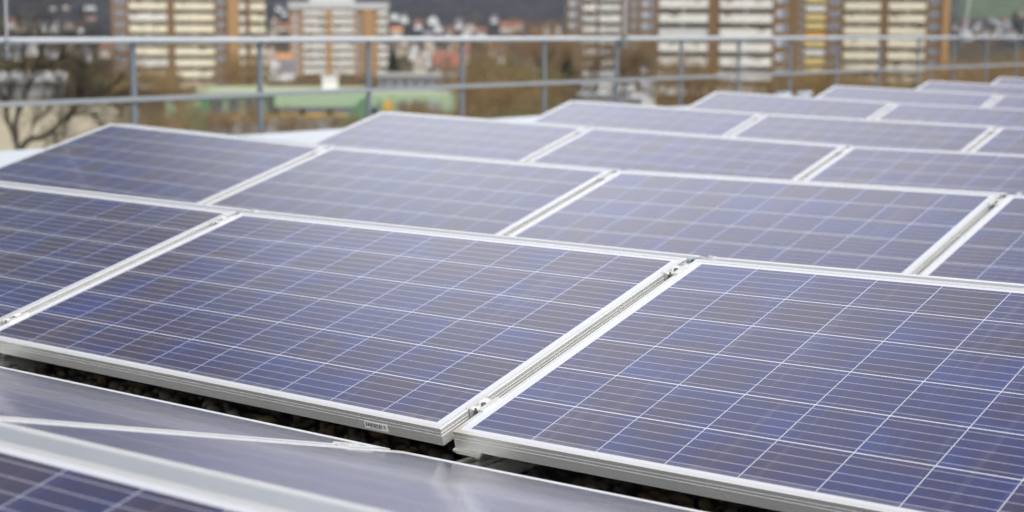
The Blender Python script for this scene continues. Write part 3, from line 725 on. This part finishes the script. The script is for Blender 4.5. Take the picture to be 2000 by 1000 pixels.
block('hall', 'flat grey hall with pale facade behind the right end of the green school', 'hall', 740, 905, 330, 152, 22, plain('pale_grey_wall', (0.42, 0.41, 0.41), 0.8), M_GREYW, 0.6, windows=(8, 1))
block('garage', 'small white building with flat roof behind the parked cars', 'building', 1256, 1296, 350, 168, 8, M_WHITEW, M_LGREY, 0.2, windows=(3, 1))
block('town_house', 'low pale pink terraced building right of the white garage', 'house', 1300, 1400, 352, 176, 9, M_BEIGE, M_BRR, 0.3, windows=(7, 1))

# houses of the town
HOUSES = []
def houses():
    rnd = random.Random(21)
    def where(px):
        if px < 235: return 'left of the tall brown tower'
        if px < 570: return 'between brown and pale tower'
        if px < 960: return 'right of the pale tower'
        if px < 1110: return 'left of the grey-brown wing'
        return 'on the far right slope'
    def dist(y): return {60: 1500, 70: 1300, 80: 1080, 90: 960, 100: 860, 110: 790, 120: 720, 130: 660, 140: 600, 150: 540}[int(round(y / 10.0)) * 10] * rnd.uniform(0.97, 1.03)
    spec = []
    # (px, py of eaves, width px, wall, roof, gable)
    fixed = [(22, 44, 12, 'w', 'r'), (42, 50, 18, 'b', 'r'), (64, 55, 16, 'w', 'g'), (98, 50, 30, 'w', 'g'), (135, 48, 16, 'b', 'r'), (178, 36, 20, 'b', 'r'), (178, 14, 22, 'w', 'g'), (105, 15, 12, 'w', 'g'), (131, 14, 12, 'b', 'r'), (155, 52, 14, 'w', 'b'),
             (60, 88, 22, 'w', 'g'), (100, 92, 22, 'w', 'b'), (140, 88, 20, 'b', 'r'), (165, 98, 22, 'w', 'g'), (35, 96, 20, 'w', 'g'), (205, 92, 20, 'b', 'r'),
             (545, 15, 12, 'w', 'g'), (556, 24, 10, 'w', 'g'), (537, 40, 16, 'b', 'r'), (555, 52, 26, 'b', 'r'), (535, 60, 20, 'b', 'b'), (553, 122, 24, 'w', 'o'), (536, 128, 22, 'w', 'o'), (560, 134, 14, 'w', 'g'), (530, 105, 20, 'b', 'r'),
             (775, 60, 22, 'b', 'o'), (771, 32, 20, 'w', 'g'), (790, 35, 14, 'w', 'g'), (817, 47, 14, 'w', 'r'), (846, 38, 20, 'w', 'r'), (856, 54, 18, 'w', 'g'), (880, 62, 18, 'w', 'b'), (835, 68, 16, 'w', 'g'), (897, 45, 14, 'w', 'g'), (918, 52, 22, 'b', 'o'), (912, 66, 22, 'w', 'o'), (940, 62, 18, 'w', 'r'), (990, 52, 26, 'b', 'r'), (1010, 48, 22, 'b', 'r'), (965, 36, 12, 'w', 'g'),
             (810, 97, 12, 'w', 'r'), (830, 108, 12, 'w', 'r'), (862, 111, 12, 'w', 'r'), (886, 114, 12, 'w', 'r'), (877, 139, 11, 'w', 'b'), (790, 88, 20, 'b', 'r'), (840, 90, 24, 'b', 'r'), (885, 90, 22, 'b', 'r'), (905, 100, 16, 'b', 'r'), (770, 92, 18, 'b', 'r'), (862, 126, 20, 'b', 'r'), (820, 122, 18, 'b', 'b'), (895, 130, 18, 'b', 'r'),
             (1045, 66, 16, 'b', 'r'), (1067, 55, 10, 'w', 'b'), (1090, 58, 14, 'w', 'r'), (980, 105, 12, 'w', 'b'), (1040, 118, 12, 'w', 'b'), (1060, 88, 18, 'b', 'r'), (960, 92, 18, 'b', 'b'), (1085, 100, 14, 'w', 'r')]
    for x in fixed: spec.append(x)
    for i in range(46):
        px = rnd.uniform(1858, 2030); py = rnd.uniform(28, 66) if px > 1900 else rnd.uniform(40, 66)
        spec.append((px, py, rnd.uniform(7, 13), rnd.choice('wwwb'), rnd.choice('ggrb')))
    WM = {'w': (M_WHITEW, 'white'), 'b': (M_BEIGE, 'beige')}; RM = {'r': (M_RED, 'red'), 'o': (M_ORR, 'orange'), 'g': (M_GRR, 'grey'), 'b': (M_BRR, 'brown')}
    def solve(px, py):                            # march along the sight line until the eaves stand 5 m above the land
        D = 500.0
        while D < 5000:
            p = at(px, py, D)
            if p.z - terrain_z(p.x, p.y) <= 5.2: return D
            D += 10
        return D
    for px, py, wp, wk, rk in spec:
        D = solve(px, py); wp = max(wp, 4.6 * F / D)
        wm, wn = WM[wk]; rm, rn = RM[rk]
        half = wp / 2; ga = rnd.choice(('front', 'side'))
        size = 'small' if wp * D / F < 10 else 'larger'
        block('town_house', f'{size} {wn} house, {rn} roof, in town {where(px)}', 'house', px - half, px + half, D, py, rnd.uniform(8, 11), wm, rm, 0.4,
              f'{wn} houses with {rn} roofs {where(px)}', (3, 1), ga, rnd.uniform(2.6, 4.2))
houses()

# ------------------------------------------------------------------ cars in the car park
M_CARW = plain('white_car_paint', (0.78, 0.78, 0.77), 0.25, 0, 0.02, 2, spec=0.5)
M_CARS = plain('silver_car_paint', (0.55, 0.56, 0.58), 0.3, 0.2, 0.03, 2, spec=0.5)
M_TYRE = plain('tyre_rubber', (0.02, 0.02, 0.02), 0.9)
def car_meshes(van):
    if van: prof = [(-2.4, 0.3), (-2.4, 1.9), (-2.25, 2.1), (0.9, 2.1), (1.35, 1.95), (2.0, 1.15), (2.5, 0.95), (2.55, 0.3)]
    else: prof = [(-2.1, 0.3), (-2.15, 0.85), (-1.9, 0.98), (-1.45, 1.42), (0.25, 1.46), (0.95, 0.98), (1.95, 0.82), (2.15, 0.55), (2.1, 0.3)]
    body = MB(); body.prism(prof, -0.86, 0.86, lambda a, c, t: Vector((a, t, c)))
    win = MB()
    wp = [(0.3, 1.2), (0.3, 1.85), (0.95, 1.9), (1.6, 1.25)] if van else [(-1.5, 1.0), (-1.25, 1.34), (0.2, 1.38), (0.75, 1.0)]
    win.prism(wp, -0.868, 0.868, lambda a, c, t: Vector((a, t, c)))
    wh = []
    for x in (-1.35, 1.35): 
        for s in (-1, 1):
            q = MB(); q.tube([(x, s * 0.72, 0.32), (x, s * 0.90, 0.32)], 0.32, 16); wh.append(q.mesh('wheel', M_TYRE))
    return body, win, wh
for i, (px, py, van, mt, lab) in enumerate(((1178, 183, False, M_CARW, 'white parked car on the far left of the car park below the flats'), (1222, 178, True, M_CARW, 'white parked van left of the white garage'), (1244, 190, False, M_CARW, 'white parked car in front of the white garage'), (1140, 186, False, M_CARS, 'silver parked car behind the bare trees, left of the white cars'))):
    D = 16.9 * F / (py + 5 - 57.5); p = at(px, py, D)
    bd, wn, wh = car_meshes(van)
    r = empty('parked_van' if van else 'parked_car', lab, 'van' if van else 'car', (p.x, p.y, GROUND_Z + 0.07), 'cars parked below the flats')
    r.rotation_euler.z = math.atan2(ray(px, py).y, ray(px, py).x) + (1.25 if i > 3 else 1.9)
    bd.build('body', mt, r, bevel=0.08); wn.build('side_windows', M_GLASS, r)
    for q in wh: link(q, 'wheel', r)

for px, lab in ((1530, 'left of two small white vent caps at the roof edge above the fifth panel row'), (1571, 'right of two small white vent caps at the roof edge above the fifth panel row')):
    d = ray(px, 190); q = CAM + d * ((-2.62 - CAM.x) / d.x)
    vr = empty('vent_cap', lab, 'roof vent', (q.x, q.y, ROOF_Z + 0.012), 'white vent caps on the roof edge'); rr = 0.095
    mb = MB(); mb.tube([(0, 0, 0), (0, 0, 0.12)], rr * 0.7, 14); mb.build('pipe', M_MEMBRANE, vr, True)
    hz_ = q.z - ROOF_Z
    mb = MB(); mb.tube([(0, 0, 0.10), (0, 0, 0.13), (0, 0, 0.13 + (hz_ - 0.05) * 0.5), (0, 0, hz_ + 0.02), (0, 0, hz_ + 0.05)], [rr * 0.9, rr * 1.15, rr * 1.15, rr * 0.8, rr * 0.2], 16); mb.build('cap', M_MEMBRANE, vr, True)
# ------------------------------------------------------------------ trees
M_BARK = plain('bark', (0.12, 0.095, 0.066), 0.95, 0, 0.25, 2)
M_TWIG = plain('winter_twigs', (0.25, 0.168, 0.092), 0.95, 0, 0.3, 0.4)
M_TWIG_Y = plain('yellowish_winter_twigs', (0.26, 0.178, 0.080), 0.95, 0, 0.3, 0.4)
M_TWIG_G = plain('greenish_spring_twigs', (0.17, 0.165, 0.075), 0.95, 0, 0.3, 0.4)
M_NEEDLE = plain('conifer_needles', (0.035, 0.050, 0.025), 0.95, 0, 0.3, 0.6)
def grow(seed, h, spread, ntw, tw):
    rnd = random.Random(seed); tr = MB(); cr = MB()
    def twig(p, d, L):
        w_ = tw * rnd.uniform(0.6, 1.2); s = Vector((rnd.gauss(0, 1), rnd.gauss(0, 1), rnd.gauss(0, 1))).cross(d)
        if s.length < 1e-6: return
        s.normalize(); q = p + d * L; b0 = len(cr.v); mid = p + d * L * 0.5 + s * L * rnd.uniform(-0.12, 0.12)
        cr.v += [p - s * w_, p + s * w_, mid + s * w_ * 0.8, mid - s * w_ * 0.8, q]
        cr.face(b0, b0 + 1, b0 + 2, b0 + 3); cr.face(b0 + 3, b0 + 2, b0 + 4)
    def branch(p, d, L, r, lev):
        n = 3; pts = [p]; rads = [r]
        for i in range(n):
            d = (d + Vector((rnd.gauss(0, 0.16), rnd.gauss(0, 0.16), rnd.gauss(0, 0.10) + 0.06))).normalized()
            pts.append(pts[-1] + d * L / n); rads.append(r * (1 - 0.55 * (i + 1) / n))
        (tr if lev == 0 else cr).tube(pts, rads, 7 if lev == 0 else (5 if lev == 1 else 3), cap=False)
        if lev >= 3:
            for k in range(ntw):
                t = rnd.random(); i = min(n - 1, int(t * n)); q = pts[i].lerp(pts[i + 1], t * n - i)
                dd = (d + Vector((rnd.gauss(0, 0.7), rnd.gauss(0, 0.7), rnd.gauss(0, 0.6)))).normalized()
                twig(q, dd, L * rnd.uniform(0.35, 0.9))
            return
        k = {0: 7, 1: 4, 2: 4}[lev]
        for j in range(k):
            t = rnd.uniform(0.35 if lev == 0 else 0.25, 1.0); i = min(n - 1, int(t * n)); q = pts[i].lerp(pts[i + 1], t * n - i)
            ang = rnd.uniform(0, 6.283); side = Vector((math.cos(ang), math.sin(ang), 0))
            dd = (d * (1.0 if lev else 0.75) + side * spread * rnd.uniform(0.6, 1.2) + Vector((0, 0, 0.25))).normalized()
            branch(q, dd, L * rnd.uniform(0.5, 0.72), rads[i] * 0.5, lev + 1)
        branch(pts[-1], d, L * 0.55, rads[-1], min(3, lev + 1))
    branch(Vector((0, 0, -0.3)), Vector((0, 0, 1)), h * 0.55, h * 0.020, 0)
    return tr, cr
TREE_ME = {}
for key, seed, h, sp, ntw, tw, mt in (('bare_a', 1, 15, 0.75, 6, 0.030, M_TWIG), ('bare_b', 2, 15, 0.95, 6, 0.030, M_TWIG), ('bare_c', 3, 15, 0.6, 7, 0.032, M_TWIG_Y), ('bare_d', 5, 15, 0.85, 7, 0.032, M_TWIG_Y), ('bare_e', 8, 15, 0.9, 7, 0.036, M_TWIG_G)):
    t_, c_ = grow(seed, h, sp, ntw, tw); TREE_ME[key] = (t_.mesh('trunk', M_BARK), c_.mesh('crown', mt))
def conifer(seed, h):
    rnd = random.Random(seed); tr = MB(); cr = MB()
    tr.tube([(0, 0, -0.3), (0, 0, h * 0.5), (0, 0, h)], [0.22, 0.15, 0.03], 7)
    for i in range(1500):
        t = rnd.random() ** 0.8; z = h * (0.08 + 0.92 * t); rr = (1 - t) * h * 0.21 * rnd.uniform(0.35, 1.1) + 0.1; a = rnd.uniform(0, 6.283)
        p = Vector((rr * math.cos(a), rr * math.sin(a), z - rr * 0.25)); s = rnd.uniform(0.25, 0.5)
        u = Vector((math.cos(a), math.sin(a), -0.5)) * s; v = Vector((-math.sin(a), math.cos(a), rnd.uniform(-0.4, 0.4))) * s * 0.5
        b0 = len(cr.v); cr.v += [p - u - v, p - u + v, p + u]; cr.face(b0, b0 + 1, b0 + 2)
    return tr.mesh('trunk', M_BARK), cr.mesh('crown', M_NEEDLE)
TREE_ME['conifer'] = conifer(4, 15)
def tree(key, px, D, h, label, group, wide=1.0):
    p = at(px, 100, D); gz = terrain_z(p.x, p.y)
    r = empty('conifer' if key == 'conifer' else 'bare_tree', label, 'tree', (p.x, p.y, gz), group)
    k = h / 15 * (0.78 if key != 'conifer' else 1.0); r.scale = (k * wide, k * wide, k); r.rotation_euler.z = R0.uniform(0, 6.28)
    link(TREE_ME[key][0], 'trunk', r); link(TREE_ME[key][1], 'crown', r)
def H(px, D, ytop):                                # height a tree at this spot needs
    p = at(px, ytop, D); return max(3.0, p.z - terrain_z(p.x, p.y))
def trees():
    rnd = random.Random(33)
    def row(x0, x1, n, D0, D1, yt0, yt1, keys, place, wide=1.0):
        for i in range(n):
            px = x0 + (x1 - x0) * (i + rnd.uniform(0.1, 0.9)) / n; D = rnd.uniform(D0, D1); yt = rnd.uniform(yt0, yt1)
            key = rnd.choice(keys); tone = {'bare_c': 'yellowish-brown', 'bare_d': 'yellowish-brown', 'bare_e': 'greenish'}.get(key, 'brown')
            tree(key, px, D, H(px, D, yt), f'leafless {tone} tree {place}', f'{tone} winter trees {place}', wide)
    A_ = ['bare_a', 'bare_b', 'bare_c', 'bare_d']
    row(-20, 240, 14, 385, 480, 84, 118, A_ + ['bare_e'], 'behind the sandy yard at left', 1.3)
    row(110, 260, 8, 372, 385, 120, 150, ['bare_a', 'bare_c', 'bare_e'], 'beside the grey hall at left', 1.4)
    row(235, 345, 8, 300, 380, 98, 135, A_, 'at the left foot of the brown tower', 1.3)
    row(345, 420, 3, 290, 380, 150, 165, A_, 'below the balconies of the brown tower', 1.2)
    row(415, 520, 7, 290, 380, 75, 120, A_, 'at the right foot of the brown tower', 1.0)
    row(515, 760, 16, 300, 480, 124, 142, ['bare_a', 'bare_b', 'bare_b'], 'below the pale tower, behind the school', 1.6)
    row(740, 930, 8, 400, 520, 120, 142, A_, 'among the houses right of the pale tower', 1.4)
    row(900, 1110, 24, 200, 420, 66, 130, A_ + ['bare_e'], 'in the gap left of the grey-brown wing', 1.3)
    row(930, 1130, 8, 150, 220, 130, 175, ['bare_a', 'bare_e', 'bare_d'], 'low beyond the railing at the middle', 1.4)
    row(215, 345, 7, 120, 200, 165, 215, A_, 'beyond the roof edge between yard and school', 1.1)
    row(235, 430, 9, 240, 290, 85, 145, A_, 'before the lower balconies of the brown tower', 0.9)
    row(330, 560, 14, 190, 232, 165, 198, A_, 'in front of the green school, left half', 0.8)
    row(545, 735, 8, 195, 232, 185, 212, A_, 'in front of the green school, middle', 0.8)
    row(770, 930, 11, 190, 235, 160, 188, A_, 'in front of the green school, right end', 0.9)
    row(960, 1100, 5, 300, 420, -10, 30, ['bare_a', 'bare_b'], 'reaching the top of the photo left of the grey-brown wing', 0.9)
    row(1100, 1295, 12, 412, 430, 10, 100, A_ + ['bare_e'], 'in front of the grey-brown wing', 1.0)
    row(1285, 1400, 8, 225, 290, 55, 120, A_, 'in front of the left white balconies right of centre', 0.9)
    row(1400, 1520, 6, 220, 290, 100, 150, A_, 'in front of the right white balconies right of centre', 1.1)
    row(1510, 1660, 10, 230, 300, 85, 130, ['bare_c', 'bare_d', 'bare_a'], 'in front of the yellow balconies', 1.1)
    row(1640, 1850, 14, 215, 330, 98, 142, A_, 'at the foot of the tower at upper right', 1.3)
    row(1825, 2050, 20, 200, 420, 72, 105, ['bare_c', 'bare_d', 'bare_a'], 'behind the railing at the far right', 1.4)
    far = [(0, 235, 12, 'left of the tall brown tower'), (515, 570, 5, 'in the gap beside the pale tower'), (755, 1100, 22, 'right of the pale tower'), (1850, 2030, 10, 'on the far right slope')]
    for x0, x1, n, pl in far:
        for i in range(n):
            px = rnd.uniform(x0, x1); D = rnd.uniform(620, 1900)
            tree(rnd.choice(A_), px, D, rnd.uniform(9, 14), f'distant brown tree among the town houses {pl}', f'distant trees among the houses {pl}', 1.5)
    for px, D, yt in ((768, 420, 85), (1108, 330, 88)):
        tree('conifer', px, D, H(px, D, yt), 'dark green conifer ' + ('right beside the pale tower' if px < 1000 else 'at the left edge of the grey-brown wing'), None, 1.3)
    for px, D, yt in ((1980, 1500, 20), (1992, 1450, 30)):
        tree('conifer', px, D, H(px, D, yt), 'dark conifer on the hillside in the top right corner' if px < 1985 else 'lower dark conifer among houses at the right edge', None, 1.6)
trees()
def near_tree():
    D = 42
    base = at(40, 292, D)
    r = empty('bare_tree', 'large bare dark tree with forked limbs beyond the railing at the left edge', 'tree', (base.x, base.y, GROUND_Z))
    rnd = random.Random(9); tr = MB(); cr = MB()
    def P(px, py, dd=0.0): return at(px, py, D + dd) - r.location
    tr.tube([Vector((0, 0, -0.3)), Vector((0.1, 0, 5)), P(40, 330), P(36, 291)], [0.22, 0.19, 0.13, 0.11], 9, cap=False)
    limbs = [([(36, 292), (28, 262), (14, 235), (12, 215), (18, 195), (22, 160), (10, 110)], .075), ([(33, 275), (30, 240), (36, 218), (46, 200), (55, 165), (66, 135), (88, 90), (96, 40)], .075),
             ([(40, 292), (52, 275), (66, 270), (84, 268), (100, 255), (118, 240), (135, 225), (152, 208), (176, 196), (205, 180), (240, 150)], .085), ([(58, 272), (62, 250), (75, 230), (95, 215), (110, 190), (118, 150)], .035),
             ([(100, 255), (108, 268), (112, 285), (118, 300)], .02), ([(135, 225), (150, 222), (170, 222), (186, 230), (198, 245), (204, 262)], .035), ([(125, 262), (128, 245), (140, 226), (150, 190), (160, 160)], .03), ([(152, 208), (160, 180), (158, 150), (170, 120)], .03),
             ([(12, 215), (4, 190), (-12, 160), (-20, 100)], .04), ([(55, 165), (40, 130), (44, 90), (38, 30)], .035), ([(176, 196), (210, 200), (240, 215)], .025), ([(66, 135), (90, 130), (118, 110), (140, 70)], .03)]
    for pts, r0 in limbs:
        o = rnd.uniform(-1.2, 1.2); n = len(pts)
        P3 = [P(a + rnd.uniform(-1, 1), c, o * i / n) for i, (a, c) in enumerate(pts)]
        cr.tube(P3, [r0 * (1 - 0.7 * i / n) for i in range(n)], 7, cap=False)
        for k in range(38):
            i = rnd.randrange(max(1, n // 3), n); q = P3[i - 1].lerp(P3[i], rnd.random())
            d = (P3[i] - P3[i - 1]).normalized() + Vector((rnd.gauss(0, .6), rnd.gauss(0, .6), rnd.gauss(0, .5) + .3)); d.normalize(); L = rnd.uniform(0.4, 1.7)
            m1 = q + d * L * .5 + Vector((rnd.gauss(0, .06), rnd.gauss(0, .06), .05)); e1 = q + d * L + Vector((0, 0, rnd.uniform(-.1, .25)))
            cr.tube([q, m1, e1], [.011, .008, .004], 3, cap=False)
            for s in range(4):
                t = m1.lerp(e1, rnd.random()); dd = (d + Vector((rnd.gauss(0, .7), rnd.gauss(0, .7), rnd.gauss(0, .6)))).normalized(); cr.tube([t, t + dd * L * .5], [.006, .003], 3, cap=False)
    tr.build('trunk', M_BARK, r, True); cr.build('crown', plain('dark_bark', (0.06, 0.052, 0.036), 0.95, 0, 0.3, 3), r, True)
near_tree()

# ------------------------------------------------------------------ hazy air
mb = MB(); mb.box(-5200, 1500, -1200, 5600, -18.5, 560)
hz = mb.build('haze', None or bpy.data.materials.new('haze_air'))
hm = hz.data.materials[0]; hm.use_nodes = True; t = hm.node_tree; t.nodes.clear()
ho = N(t, 'ShaderNodeOutputMaterial'); pv = N(t, 'ShaderNodeVolumePrincipled'); pv.inputs['Color'].default_value = (0.70, 0.82, 1.0, 1); pv.inputs['Density'].default_value = 0.000028
t.links.new(pv.outputs[0], ho.inputs['Volume'])
tag(hz, 'thin pale winter haze over the town', 'haze', kind='stuff')
